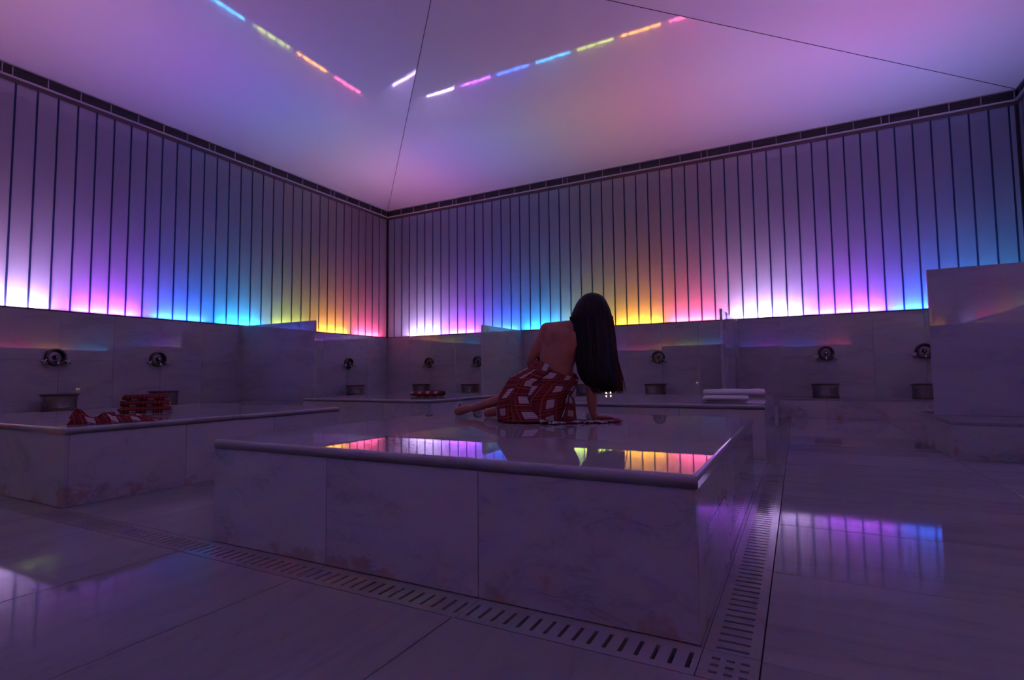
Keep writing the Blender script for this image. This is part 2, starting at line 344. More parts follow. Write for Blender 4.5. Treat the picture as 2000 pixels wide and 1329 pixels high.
def build_wall(name, label, origin, rz, length, a0, tubes, wmat, slabs0, tilts=()):
    """local frame: x along the wall, +y away from the room, z up"""
    R = Matrix.Rotation(rz, 4, 'Z')
    root = empty(name, origin, rz); tag(root, label, kind='structure')
    def lb(nm, x0, x1, y0, y1, z0, z1, m, bev=0.0):
        o = link(nm, box_mesh(x1-x0, y1-y0, z1-z0, m, bev), root, ((x0+x1)/2, (y0+y1)/2, (z0+z1)/2)); return o
    lb('wall_core', -0.03, length+0.03, 0.031, 0.045, 0, ZM-0.008, MAT['core'])
    lb('cavity_back', -0.60, length+0.60, 0.55, 0.60, ZM-0.25, ZK+0.05, MAT['cavity'])
    lb('cavity_shelf', -0.55, length+0.55, 0.045, 0.55, ZM-0.25, ZM-0.20, MAT['cavity'])
    lb('cavity_top', -0.55, length+0.55, 0.06, 0.55, ZC+0.05, ZC+0.09, MAT['cavity'])
    # marble slabs, two courses
    xs = [0.0]; x = slabs0
    while x < length-0.02:
        if x > 0.05: xs.append(x)
        x += 0.7525
    xs.append(length)
    for c, (z0, z1) in enumerate(((BZ-0.03, 1.098), (1.098, ZM-0.006))):
        for i, (xa, xb) in enumerate(zip(xs, xs[1:])):
            o = lb('wall_slab', xa+0.0012, xb-0.0012, 0.0, 0.03, z0+0.0012, z1-0.0012, wmat, 0.0012)
            tx, tz = random.gauss(0, 0.0006), random.gauss(0, 0.0006)
            for (ta, tb, tc, rx) in tilts:
                if tc == c and ta < (xa+xb)/2 < tb: tx = rx
            o.rotation_euler = (tx, 0, tz)
    lb('sill_rail', 0, length, -0.005, 0.030, ZM-0.007, ZM+0.012, MAT['dark_metal'])
    # channel glass panels and joints
    x = a0
    while x > 0.12: x -= PANEL
    edges = [0.03] + [x + PANEL*i for i in range(0, 60) if 0.10 < x+PANEL*i < length-0.10] + [length-0.03]
    hgt = ZC - ZM - 0.012
    for xa, xb in zip(edges, edges[1:]):
        link('glass_panel', panel_mesh(xb-xa-JW, hgt, 0), root, ((xa+xb)/2, 0.0, ZM+0.012))
    for xe in edges[1:-1]:
        lb('glazing_joint', xe-JW/2, xe+JW/2, -0.001, 0.006, ZM+0.012, ZC, MAT['joint'])
    for xe in (0.0, length-0.03): lb('corner_post', xe, xe+0.03, 0.0, 0.06, ZM+0.012, ZC, MAT['dark_metal'])
    # cornice: head rail and a band of vents under the ceiling
    lb('head_frame', 0, length, -0.012, 0.06, ZC, ZC+0.055, MAT['head'])
    lb('cornice_rail', 0, length, -0.045, 0.06, ZC+0.055, ZC+0.085, MAT['rail'], 0.004)
    lb('cornice_back', 0, length, 0.02, 0.06, ZC+0.085, ZK, MAT['vent'])
    lb('cornice_top_rail', 0, length, -0.02, 0.06, ZK-0.018, ZK, MAT['rail'])
    x = 0.06; k = 0
    while x < length-0.1:
        wd = 0.11 if k % 8 == 5 else 0.42
        if x + wd > length-0.04: wd = length-0.04-x
        bmv = bmesh.new()
        key = ('vent', round(wd, 3))
        if key not in _cache:
            z0, z1 = 0.0, ZK-0.018-(ZC+0.085)
            for s in range(5):
                zz = z0 + (s+0.5)*(z1-z0)/5
                r = bmesh.ops.create_cube(bmv, size=1.0)
                for v in r['verts']: v.co = Vector((wd/2 + v.co.x*wd, 0.006 + v.co.y*0.018 , zz + v.co.z*0.016 + v.co.y*0.012))
            _cache[key] = mesh_from(bmv, 'vent', MAT['vent'])
        else: bmv.free()
        link('vent_grille', _cache[key], root, (x, 0.0, ZC+0.085))
        lb('vent_divider', x+wd, x+wd+0.010, -0.012, 0.02, ZC+0.085, ZK-0.018, MAT['rail'])
        x += wd + 0.010; k += 1
    # coloured tubes in the hollow
    for (xc, cname, ln) in tubes:
        bmt = bmesh.new(); tube(bmt, [(-ln/2, 0, 0), (ln/2, 0, 0)], 0.03, 10)
        link('light_tube', mesh_from(bmt, 'tube', MAT['tube_'+cname]), root, (xc, 0.088, ZM-0.016))
        lb('tube_reflector', xc-ln/2-0.01, xc+ln/2+0.01, 0.047, 0.40, ZM-0.070, ZM-0.060, MAT['white_wall'])  # unseen white tray, added to widen the glow mirrored in the ceiling
    return root
T = 0.94
back_tubes = [(1.28, 'white', T), (2.45, 'violet', T), (3.62, 'blue', T), (4.79, 'cyan', T), (5.93, 'green', T), (7.08, 'orange', T), (8.22, 'red', T),
              (9.58, 'white', 1.2), (10.92, 'violet', 1.1), (12.08, 'blue', T), (13.0, 'cyan', 0.7)]
wall_back = build_wall('wall_back', 'back wall with white marble below and backlit channel glass above', (0, 0, 0), 0, W, 6.8046, back_tubes, MAT['wall_x'], 0.01,
                       tilts=((7.7, 8.95, 1, 0.0062),(9.75,9.9,1,0.0062)))
left_y = [(-0.80, 'red'), (-2.02, 'orange'), (-3.25, 'green'), (-4.48, 'cyan'), (-5.72, 'blue'), (-6.92, 'violet'), (-8.22, 'white'), (-9.42, 'red'),
          (-10.62, 'orange'), (-11.80, 'green'), (-12.98, 'cyan')]
wall_left = build_wall('wall_left', 'left wall with white marble below and backlit channel glass above', (0, -L, 0), PI/2, L, L-8.1988,
                       [(L+y, c, T) for y, c in left_y], MAT['wall_x'], 0.15)
right_y = [(-1.05, 'cyan'), (-2.25, 'orange'), (-3.35, 'red'), (-4.55, 'white'), (-5.75, 'violet'), (-6.95, 'blue'), (-8.15, 'cyan'), (-9.35, 'green'),
           (-10.55, 'orange'), (-11.75, 'red'), (-12.9, 'white')]
wall_right = build_wall('wall_right', 'right wall with white marble below and backlit channel glass above', (W, 0, 0), -PI/2, L, 0.2,
                        [(-y, c, T) for y, c in right_y], MAT['wall_x'], 0.15)
front_x = [(0.85, 'green'), (2.05, 'violet'), (3.36, 'red'), (4.56, 'orange'), (5.75, 'green'), (6.90, 'cyan'), (7.95, 'blue'), (9.05, 'violet'),
           (10.3, 'blue'), (11.5, 'red'), (12.7, 'orange')]
wall_front = build_wall('wall_front', 'front wall with white marble below and backlit channel glass above', (W, -L, 0), PI, W, 0.2,
                        [(W-x, c, T) for x, c in front_x], MAT['wall_x'], 0.15)

# ------------------------------------------------------------------ ceiling: shallow pyramid of stretched membrane
RISE = 0.098
apex = Vector((6.22, -6.22, ZK + RISE*6.22))
corners = [Vector((-0.0, 0.0, ZK)), Vector((W, 0, ZK)), Vector((W, -L, ZK)), Vector((0, -L, ZK))]
ceiling = box('ceiling', -0.6, W+0.6, -L-0.6, 0.6, ZK+2.9, ZK+3.0, MAT['white_wall']); tag(ceiling, 'shallow pyramid ceiling of glossy stretched membrane', kind='structure')
for i in range(4):
    a, b = corners[i], corners[(i+1) % 4]
    bm = bmesh.new(); up = Vector((0, 0, 0.01))
    n = 14; rows = []
    for lay in (Vector((0, 0, 0)), up):
        grid = []
        for j in range(n+1):
            t = j/n; sag = -0.0*t
            grid.append([bm.verts.new(a.lerp(apex, t).lerp(b.lerp(apex, t), s/n) + lay) for s in range(n+1)] if j < n else [bm.verts.new(apex+lay)])
        rows.append(grid)
    for li, g in enumerate(rows):
        for j in range(n):
            for s in range(n):
                if j < n-1: vv = (g[j][s], g[j][s+1], g[j+1][s+1], g[j+1][s])
                else: vv = (g[j][s], g[j][s+1], g[n][0])
                fc = bm.faces.new(vv if li == 0 else vv[::-1]); fc.material_index = li
    link('membrane_panel', mesh_from(bm, 'membrane', [MAT['membrane'], MAT['clear']], True), ceiling, -Vector(ceiling.location))
for c in corners:
    bm = bmesh.new(); tube(bm, [c + Vector((0, 0, -0.002)), apex + Vector((0, 0, -0.002))], 0.005, 6)
    link('seam', mesh_from(bm, 'seam', MAT['seam']), ceiling, -Vector(ceiling.location))
for (x0, x1, y0, y1) in ((-0.6, W+0.6, 0.0, 0.06), (-0.6, W+0.6, -L-0.06, -L), (-0.06, 0, -L, 0.0), (W, W+0.06, -L, 0.0)):
    box('plenum_side', x0, x1, y0, y1, ZK, ZK+2.9, MAT['core'], ceiling)
# unseen tubes added above the membrane to brighten it from behind, in wall-tube colours
PIN, PZ = 1.9, ZK+1.8
def added_plenum_tube(x, y, c, ln, along_x):
    me = ('ptube', c, round(ln, 2))
    if me not in _cache:
        bmt = bmesh.new(); tube(bmt, [(-ln/2, 0, 0), (ln/2, 0, 0)], 0.025, 8); _cache[me] = mesh_from(bmt, 'tube', MAT['ptube_'+c])
    o = link('light_tube', _cache[me], ceiling, Vector((x, y, PZ)) - Vector(ceiling.location)); o.rotation_euler = (0, 0, 0 if along_x else PI/2)
for (x, c, ln) in back_tubes: added_plenum_tube(x, -PIN, c, ln, True)
for (x, c) in front_x: added_plenum_tube(x, -L+PIN, c, T, True)
for (y, c) in left_y: added_plenum_tube(PIN, y, c, T, False)
for (y, c) in right_y: added_plenum_tube(W-PIN, y, c, T, False)

# ------------------------------------------------------------------ platforms
def platform(x0, x1, y0, y1, label):
    cx, cy = (x0+x1)/2, (y0+y1)/2
    root = empty('marble_platform', (cx, cy, 0)); tag(root, label, 'platform', 'marble platforms in the middle of the room')
    TT = 0.042; C = 0.022; O = 0.006
    box('core', x0+C+0.001, x1-C-0.001, y0+C+0.001, y1-C-0.001, 0.0, H-TT-0.001, MAT['grout'], root)
    xs = [x0, x0+(x1-x0)*0.335, x0+(x1-x0)*0.667, x1]; ys = [y0, y0+(y1-y0)/3, y0+2*(y1-y0)/3, y1]
    for xa, xb in zip(xs, xs[1:]):
        for (ya, yb) in ((y0, y0+C), (y1-C, y1)):
            box('cladding_slab', xa+0.0012, xb-0.0012, ya, yb, 0.001, H-TT-0.0015, MAT['clad_x'], root, 0.001)
    for ya, yb in zip(ys, ys[1:]):
        for (xa, xb) in ((x0, x0+C), (x1-C, x1)):
            box('cladding_slab', xa, xb, ya+0.0012+(C if ya == y0 else 0), yb-0.0012-(C if yb == y1 else 0), 0.001, H-TT-0.0015, MAT['clad_y'], root, 0.001)
    xs[0] -= O; xs[-1] += O; ys[0] -= O; ys[-1] += O
    bm = bmesh.new(); bmesh.ops.create_cube(bm, size=1.0)
    for v in bm.verts: v.co = Vector((v.co.x*(x1-x0+2*O), v.co.y*(y1-y0+2*O), v.co.z*TT))
    bmesh.ops.bevel(bm, geom=[e for e in bm.edges if all(v.co.z > 0 for v in e.verts) or abs(e.verts[0].co.z-e.verts[1].co.z) > 0.01], offset=0.013, segments=4, profile=0.5, affect='EDGES')
    me = mesh_from(bm, 'top_slab', MAT['top'], True)
    top = link('top_slab', me, root, (0, 0, H-TT/2))
    mod = top.modifiers.new('wn', 'WEIGHTED_NORMAL'); mod.keep_sharp = False
    return root
platform(PX2, PX3, PY0, PY1, 'nearest marble platform that the seated woman rests on')
platform(PX0, PX1, PY0, PY1, 'marble platform at left carrying the crumpled and rolled red towels')
platform(PX0, PX1, PY2, PY3, 'far marble platform near the corner carrying the folded red towel')
platform(PX2, PX3, PY2, PY3, 'marble platform behind the woman carrying two white towels')

# ------------------------------------------------------------------ wall benches, plinths and partitions
def bench(name, x0, x1, y0, y1, face, label, cat, group=None, along=None):
    """low marble bench: slabs on top and risers on the faces named in 'face' (w, e, s, n)"""
    root = empty(name, ((x0+x1)/2, (y0+y1)/2, 0)); tag(root, label, cat, group)
    TT = 0.03; C = 0.02
    cx0 = x0 + (C if 'w' in face else 0.0); cx1 = x1 - (C if 'e' in face else 0.0)
    cy0 = y0 + (C if 's' in face else 0.0); cy1 = y1 - (C if 'n' in face else 0.0)
    box('core', cx0+0.001, cx1-0.001, cy0+0.001, cy1-0.001, 0, BZ-TT-0.001, MAT['grout'], root)
    def cuts(a, b):
        n = max(1, round((b-a)/1.5)); return [a + (b-a)*i/n for i in range(n+1)]
    if x1-x0 >= y1-y0:
        for a, b in zip(cuts(x0, x1), cuts(x0, x1)[1:]): box('top_slab', a+0.001, b-0.001, y0, y1, BZ-TT, BZ, MAT['floor_x'], root, 0.002)
    else:
        for a, b in zip(cuts(y0, y1), cuts(y0, y1)[1:]): box('top_slab', x0, x1, a+0.001, b-0.001, BZ-TT, BZ, MAT['floor_y'], root, 0.002)
    for f, yy in (('s', y0), ('n', y1-C)):
        if f in face:
            for a, b in zip(cuts(x0, x1), cuts(x0, x1)[1:]): box('riser_slab', a+0.001, b-0.001, yy, yy+C, 0.001, BZ-TT-0.001, MAT['clad_x'], root, 0.001)
    for f, xx in (('w', x0), ('e', x1-C)):
        if f in face:
            for a, b in zip(cuts(cy0, cy1), cuts(cy0, cy1)[1:]): box('riser_slab', xx, xx+C, a+0.001, b-0.001, 0.001, BZ-TT-0.001, MAT['clad_y'], root, 0.001)
    return root
bench('marble_bench', 0, W, -BD, -0.002, 's', 'low marble bench running along the back wall under the taps', 'bench')
bench('marble_bench', 0.002, BD, -L+BD, -BD-0.002, 'e', 'low marble bench running along the left wall under the taps', 'bench')
bench('marble_bench', W-BD, W-0.002, -L+BD, -BD-0.002, 'w', 'low marble bench along the right wall behind the tall near partition', 'bench')
bench('marble_bench', 0, W, -L+0.002, -L+BD-0.002, 'n', 'low marble bench along the front wall behind the viewer', 'bench')
bench('marble_plinth', BD+0.002, 2.16, -5.15, -3.70, 'esn', 'marble plinth under the partition on the left wall', 'plinth')
bench('marble_plinth', 3.5, 5.0, -2.05, -BD-0.002, 'ews', 'marble plinth under the partition behind the woman at left', 'plinth')
bench('marble_plinth', 8.2, 9.79, -2.62, -BD-0.002, 'ews', 'marble plinth under the partition behind the white towels', 'plinth')
bench('marble_plinth', 11.28, W-BD-0.002, -5.446, -3.98, 'wsn', 'marble plinth at right under the tall near partition', 'plinth')
def partition(x0, x1, y0, y1, label):
    root = empty('marble_partition', ((x0+x1)/2, (y0+y1)/2, BZ)); tag(root, label, 'partition')
    z0, z1, zm = BZ+0.0005, ZM, 1.10
    m = MAT['wall_x'] if x1-x0 > y1-y0 else MAT['wall_y']
    if x1-x0 > y1-y0: segs = [(x0, x1, y0, y1)]
    else: segs = [(x0, x1, y0, y1)]
    for (a, b, c, d) in segs: box('panel_slab', a, b, c, d, z0, z1, m, root, 0.002)
    return root
partition(0.002, 2.10, -4.435, -4.395, 'free-standing marble partition on the left wall, ending beside the far tap')
partition(4.20, 4.24, -1.89, -0.002, 'marble partition on the back wall to the left of the woman')
partition(8.963, 9.003, -2.134, -0.002, 'narrow edge-on marble partition on the back wall behind the white towels')
partition(11.31, W-0.002, -4.60, -4.56, 'tall near marble partition at the right edge, standing on a plinth')

# ------------------------------------------------------------------ taps and basins
def make_tap():
    root = empty('wall_tap')                          # local: +y points out of the wall
    rot = Matrix.Rotation(-PI/2, 4, 'X')
    def add(name, bm, m, parent=root, loc=(0, 0, 0)):
        return link(name, mesh_from(bm, name, m, True), parent, loc)
    bm = lathe([(0, 0.012), (0.03, 0.013), (0.06, 0.010), (0.095, 0.014), (0.102, 0.008), (0.102, 0.0), (0, 0)], 36); bm.transform(rot); add('plate', bm, MAT['plate'])
    bm = lathe([(0.098, 0.0), (0.100, 0.05), (0.108, 0.066), (0.120, 0.070), (0.132, 0.060), (0.136, 0.04), (0.136, 0.0)], 36); bm.transform(rot)
    add('hood_ring', bm, MAT['dark_ring'])
    bm = lathe([(0, 0.085), (0.014, 0.083), (0.022, 0.070), (0.022, 0.05), (0.036, 0.04), (0.04, 0.012)], 24); bm.transform(rot); sp = add('valve_knob', bm, MAT['chrome'])
    bm = bmesh.new(); tube(bm, [(0, 0.02, -0.06), (0, 0.075, -0.065), (0, 0.115, -0.085), (0, 0.125, -0.125)], [0.016, 0.017, 0.016, 0.015], 12); add('spout', bm, MAT['chrome'])
    for sgn in (-1, 1):
        bm = bmesh.new(); tube(bm, [(0, 0, 0), (0, 0.055, 0)], [0.020, 0.014], 12)
        h = add('handle', bm, MAT['chrome'], root, (sgn*0.148, 0, -0.072))
        bm = bmesh.new()
        for k in range(4):
            a = k*PI/2 + 0.5; tube(bm, [(0, 0, 0), (0.046*math.cos(a), 0, 0.046*math.sin(a))], [0.012, 0.016], 8)
        bmesh.ops.create_icosphere(bm, subdivisions=2, radius=0.022)
        add('cross_grip', bm, MAT['chrome'], h, (0, 0.062, 0))
    return root
def make_basin():
    root = empty('metal_basin')
    pr = [(0, 0.0), (0.195, 0.0), (0.207, 0.008), (0.209, 0.06), (0.210, 0.15), (0.216, 0.205), (0.226, 0.235), (0.219, 0.237), (0.208, 0.205), (0.200, 0.06), (0.18, 0.02), (0, 0.016)]
    link('bowl', mesh_from(lathe(pr, 48), 'bowl', MAT['basin'], True), root)
    bm = lathe([(0.219, 0.216), (0.232, 0.226), (0.237, 0.236), (0.233, 0.244), (0.224, 0.243), (0.213, 0.236), (0.219, 0.216)], 48)
    link('rim', mesh_from(bm, 'rim', MAT['basin_rim'], True), root)
    bm = lathe([(0.206, 0.001), (0.213, 0.004), (0.213, 0.014), (0.206, 0.018), (0.206, 0.001)], 48)
    link('foot_ring', mesh_from(bm, 'foot', MAT['basin_rim'], True), root)
    return root
tap0, bas0 = make_tap(), make_basin()
TZ, BO = 1.135, 0.31
spots = [((0, -7.58), -PI/2, (0.30, -7.62), 'nearest the left edge of the view'), ((0, -6.084), -PI/2, (0.30, -6.12), 'behind the rolled red towels'),
         ((0, -1.465), -PI/2, (0.36, -1.58), 'between the left partition and the corner'),
         ((1.456, 0), PI, (1.43, -0.33), 'first to the right of the room corner'), ((2.966, 0), PI, (2.93, -0.33), 'half hidden by a partition'),
         ((5.95, 0), PI, (5.93, -0.33), 'hidden behind the seated woman'), ((7.461, 0), PI, (7.46, -0.33), 'between the woman and the white towels'),
         ((10.55, 0), PI, (10.50, -0.42), 'right of the white towels'), ((12.027, 0), PI, (11.97, -0.42), 'cut off by the rightmost partition')]
for i, ((tx, ty), rz, (bx, by), lab) in enumerate(spots):
    t = tap0 if i == 0 else copy_tree(tap0); t.location = (tx, ty, TZ); t.rotation_euler = (0, 0, rz)
    tag(t, 'round chrome wall tap with two cross handles, ' + lab, 'tap', 'wall taps above the marble bench')
    b = bas0 if i == 0 else copy_tree(bas0); b.location = (bx, by, BZ); b.rotation_euler = (0, 0, i*0.7)
    tag(b, 'round hammered metal wash basin on the bench, ' + lab, 'basin', 'metal basins under the wall taps')

# ------------------------------------------------------------------ towels
def uv_set(me, fn):
    uvl = me.uv_layers.new(name='UVMap')
    for lp in me.loops:
        uvl.data[lp.index].uv = fn[lp.vertex_index]
def roll_mesh(length, hw, hh, turns, th, m, seed=0, wob=0.004, name='roll'):
    """a cloth rolled into a (flattened) spiral: axis along local x, resting on z = 0"""
    rnd = random.Random(seed); n = int(turns*26); nx = 14
    prof = []
    for i in range(n+1):
        a = 2*PI*turns*i/n; f = 0.16 + 0.84*(i/n)
        prof.append((Vector((math.cos(a+0.5), math.sin(a+0.5))), f, a))
    bm = bmesh.new(); layer = []; uvs = []
    arc = 0.0; arcs = [0.0]
    pts2 = [Vector((hw*f*d.x, hh*f*d.y)) for d, f, a in prof]
    for p, q in zip(pts2, pts2[1:]): arcs.append(arcs[-1] + (q-p).length)
    for lay in (0, 1):
        grid = []
        for j in range(nx+1):
            s = j/nx; x = (s-0.5)*length; row = []
            endf = 1.0 - 0.10*(abs(2*s-1)**6)
            for i, ((d, f, a), p) in enumerate(zip(prof, pts2)):
                nrm = Vector((d.x/hw, d.y/hh)).normalized()
                wv = wob*noise.noise(Vector((x*6+seed*3.1, p.x*9, p.y*9+seed)))
                q = p*endf + nrm*(wv - (th if lay else 0.0)); shear = 0.012*math.sin(a*0.5+seed)*(1 if s in (0, 1) else 0.4)
                row.append(bm.verts.new((x+shear, q.x, q.y+hh))); uvs.append((x, arcs[i]))
            grid.append(row)
        layer.append(grid)
    g0, g1 = layer
    for j in range(nx):
        for i in range(n):
            bm.faces.new((g0[j][i], g0[j+1][i], g0[j+1][i+1], g0[j][i+1])); bm.faces.new((g1[j][i+1], g1[j+1][i+1], g1[j+1][i], g1[j][i]))
    for i in range(n):
        bm.faces.new((g0[0][i+1], g1[0][i+1], g1[0][i], g0[0][i])); bm.faces.new((g0[nx][i], g1[nx][i], g1[nx][i+1], g0[nx][i+1]))
    for j in range(nx):
        bm.faces.new((g0[j][n], g0[j+1][n], g1[j+1][n], g1[j][n])); bm.faces.new((g0[j+1][0], g0[j][0], g1[j][0], g1[j+1][0]))
    zmin = min(v.co.z for v in bm.verts)
    for v in bm.verts: v.co.z -= zmin
    me = mesh_from(bm, name, m, True); uv_set(me, uvs); return me
# pyramid of rolled red towels on the left platform
ax = Vector((4.897, -8.86, 0)); ang = math.atan2(0.275, 0.204); dvec = Vector((-math.sin(ang), math.cos(ang), 0))
D = 0.060
rolls = [(0, 0, 'front roll of the bottom row'), (1, 0, 'middle roll of the bottom row'), (2, 0, 'rear roll of the bottom row'),
         (0.5, 1, 'front roll of the second row'), (1.5, 1, 'rear roll of the second row'), (1.0, 2, 'single roll on top')]
for i, (k, lvl, lab) in enumerate(rolls):
    me = roll_mesh(0.37 - 0.02*lvl, D/2, D/2, 2.6, 0.006, MAT['plaid'], seed=i+1, wob=0.002)
    o = link('rolled_towel', me, None, ax + dvec*(k*(D+0.001)) + Vector((0.0, 0.0, H + 0.0005 + lvl*(D*0.885)))); o.rotation_euler = (0, 0, ang + random.uniform(-0.02, 0.02))
    tag(o, 'red and white plaid rolled towel, ' + lab + ' in the pile', 'towel', 'rolled plaid towels piled on the left platform')
# folded red towel on the far platform
o = link('folded_towel', roll_mesh(0.47, 0.13, 0.052, 2.5, 0.012, MAT['plaid'], seed=11, wob=0.004), None, (5.30, -5.20, H+0.0005)); o.rotation_euler = (0, 0, 0.22)
tag(o, 'red and white plaid towel folded flat on the far platform', 'towel')
o = link('folded_towel', roll_mesh(0.43, 0.11, 0.040, 2.4, 0.013, MAT['white_towel'], seed=12, wob=0.005), None, (9.40, -5.62, H+0.0005)); o.rotation_euler = (0, 0, 0.05)
tag(o, 'shorter folded white towel, the nearer of the two', 'towel')
o = link('folded_towel', roll_mesh(0.70, 0.13, 0.050, 2.6, 0.014, MAT['white_towel'], seed=13, wob=0.007), None, (9.33, -4.18, H+0.0005)); o.rotation_euler = (0, 0, 0.2)
tag(o, 'longer folded white towel lying behind the shorter one', 'towel')
# crumpled red towel at the corner of the left platform
def crumple():
    nx, ny = 72, 40; bm = bmesh.new(); g = []; uvs = []
    for j in range(ny+1):
        row = []
        for i in range(nx+1):
            u, v = i/nx, j/ny
            x = (u-0.5)*0.50; y = (v-0.5)*0.17
            edge = min(1.0, min(16*u, 6*(1-u)))*min(1.0, 5*min(v, 1-v))
            prof = 0.028 + 0.066*math.exp(-((u-0.09)/0.10)**2) + 0.040*math.exp(-((u-0.42)/0.12)**2) + 0.016*math.exp(-((u-0.7)/0.14)**2)
            rid = abs(math.sin(9*u + 7*v + 2.2*noise.noise(Vector((u*5, v*4, 0)))))
            rid2 = abs(math.sin(5.0*v*PI - 6*u))
            h = edge**0.5 * prof * (0.62 + 0.22*rid + 0.22*rid2) + 0.012*edge*noise.noise(Vector((u*11, v*7, 3)))
            x += 0.014*noise.noise(Vector((u*6, v*6, 7))); y += 0.02*noise.noise(Vector((u*7, v*5, 9))) - 0.012*math.sin(6*u)
            row.append(bm.verts.new((x, y, max(0.004, h+0.004)))); uvs.append((u*0.50 + 0.02*math.sin(9*v) + 0.03, v*0.24 + 0.06*u))
        g.append(row)
    for j in range(ny):
        for i in range(nx): bm.faces.new((g[j][i], g[j][i+1], g[j+1][i+1], g[j+1][i]))
    # closed underside
    rim = [g[0][i] for i in range(nx+1)] + [g[j][nx] for j in range(1, ny+1)] + [g[ny][i] for i in range(nx-1, -1, -1)] + [g[j][0] for j in range(ny-1, 0, -1)]
    low = []
    for v in rim: low.append(bm.verts.new((v.co.x, v.co.y, 0.0))); uvs.append((v.co.x, v.co.y))
    m = len(rim)
    for k in range(m): bm.faces.new((rim[(k+1) % m], rim[k], low[k], low[(k+1) % m]))
    bm.faces.new(low[::-1])
    me = mesh_from(bm, 'crumple', MAT['plaid'], True); uv_set(me, uvs); return me
o = link('crumpled_towel', crumple(), None, (5.825, -9.545, H+0.0005)); o.rotation_euler = (0, 0, math.atan2(0.379, 0.205))
tag(o, 'crumpled red and white plaid towel at the near corner of the left platform', 'towel')

# ------------------------------------------------------------------ tealights
def make_tealight():
    root = empty('tealight_candle')
    link('cup', mesh_from(lathe([(0, 0), (0.019, 0), (0.0195, 0.016), (0.0185, 0.016), (0.018, 0.003), (0, 0.003)], 24), 'cup', MAT['cup'], True), root)
    link('wax', mesh_from(lathe([(0, 0.003), (0.0178, 0.003), (0.0178, 0.011), (0, 0.0105)], 24), 'wax', MAT['wax'], True), root)
    link('flame', mesh_from(lathe([(0, 0.013), (0.004, 0.016), (0.0055, 0.021), (0.0040, 0.028), (0.0015, 0.034), (0, 0.037)], 12), 'flame', MAT['flame'], True), root)
    return root
c0 = make_tealight(); c0.location = (7.597, -4.01, H); tag(c0, 'lit tealight candle on the platform beside the tips of the hair', 'candle', 'tealights behind the woman')
c1 = copy_tree(c0); c1.location = (7.64, -3.93, H); tag(c1, 'lit tealight candle standing just behind the first one', 'candle', 'tealights behind the woman')

# ------------------------------------------------------------------ the seated woman (local frame: x right, y away from the viewer, z up from the platform)
person = empty('person', (8.667, -8.554, H), YAW)
tag(person, 'person seated sideways with back turned, long black hair, red plaid towel around hips', 'person')
def V(*a): return Vector(a)
def cone(bm, p0, r0, p1, r1, sub=2):
    b2 = bmesh.new()
    for p, r in ((p0, r0), (p1, r1)):
        bmesh.ops.create_icosphere(b2, subdivisions=sub, radius=r, matrix=Matrix.Translation(Vector(p)))
    res = bmesh.ops.convex_hull(b2, input=b2.verts[:])
    bmesh.ops.delete(b2, geom=[v for v in b2.verts if not v.link_faces], context='VERTS')
    me = bpy.data.meshes.new('t'); b2.to_mesh(me); b2.free(); bm.from_mesh(me); bpy.data.meshes.remove(me)
def chain(bm, pts): 
    for (p0, r0), (p1, r1) in zip(pts, pts[1:]): cone(bm, p0, r0, p1, r1)
def ell(bm, c, r, rot=None):
    m = Matrix.Translation(Vector(c)) @ (rot.to_4x4() if rot else Matrix()) @ Matrix.Diagonal((*r, 1))
    bmesh.ops.create_icosphere(bm, subdivisions=3, radius=1.0, matrix=m)
def remesh(bm, name, vox, smooth_it, m, parent):
    me = bpy.data.meshes.new(name); bm.to_mesh(me); bm.free()
    o = bpy.data.objects.new(name, me); col.objects.link(o)
    md = o.modifiers.new('r', 'REMESH'); md.mode = 'VOXEL'; md.voxel_size = vox; md.use_smooth_shade = True
    if smooth_it: sm = o.modifiers.new('s', 'SMOOTH'); sm.factor = 0.5; sm.iterations = smooth_it
    dg = bpy.context.evaluated_depsgraph_get(); ev = o.evaluated_get(dg)
    me2 = bpy.data.meshes.new_from_object(ev); me2.materials.clear(); me2.materials.append(m)
    o.modifiers.clear(); o.data = me2; bpy.data.meshes.remove(me); me2.name = name
    me2.polygons.foreach_set('use_smooth', [True]*len(me2.polygons))
    if parent: o.parent = parent
    return o
bm = bmesh.new()
tilt = Matrix.Rotation(math.radians(14), 3, 'Y')
# torso
ell(bm, (-0.035, 0.175, 0.115), (0.175, 0.125, 0.115)); ell(bm, (-0.12, 0.14, 0.105), (0.10, 0.095, 0.10)); ell(bm, (0.045, 0.14, 0.100), (0.095, 0.095, 0.097))
ell(bm, (0.045, 0.175, 0.235), (0.150, 0.100, 0.085), tilt); ell(bm, (0.105, 0.18, 0.335), (0.112, 0.080, 0.085), tilt)
ell(bm, (0.092, 0.180, 0.300), (0.122, 0.084, 0.14), tilt); ell(bm, (0.112, 0.183, 0.395), (0.116, 0.083, 0.150), tilt); ell(bm, (0.136, 0.185, 0.480), (0.131, 0.086, 0.140), tilt); ell(bm, (0.120, 0.185, 0.430), (0.122, 0.085, 0.110), tilt); ell(bm, (0.145, 0.185, 0.525), (0.138, 0.085, 0.105), tilt)
ell(bm, (0.080, 0.136, 0.540), (0.055, 0.028, 0.075), tilt); ell(bm, (0.222, 0.136, 0.512), (0.055, 0.028, 0.075), tilt)   # shoulder blades
ell(bm, (0.085, 0.245, 0.49), (0.055, 0.05, 0.055)); ell(bm, (0.185, 0.245, 0.47), (0.055, 0.05, 0.055))
chain(bm, [((0.044, 0.18, 0.602), 0.043), ((0.19, 0.175, 0.612), 0.045), ((0.305, 0.18, 0.572), 0.042)])
chain(bm, [((0.20, 0.18, 0.59), 0.050), ((0.25, 0.19, 0.645), 0.046), ((0.285, 0.205, 0.715), 0.046)])                 # neck
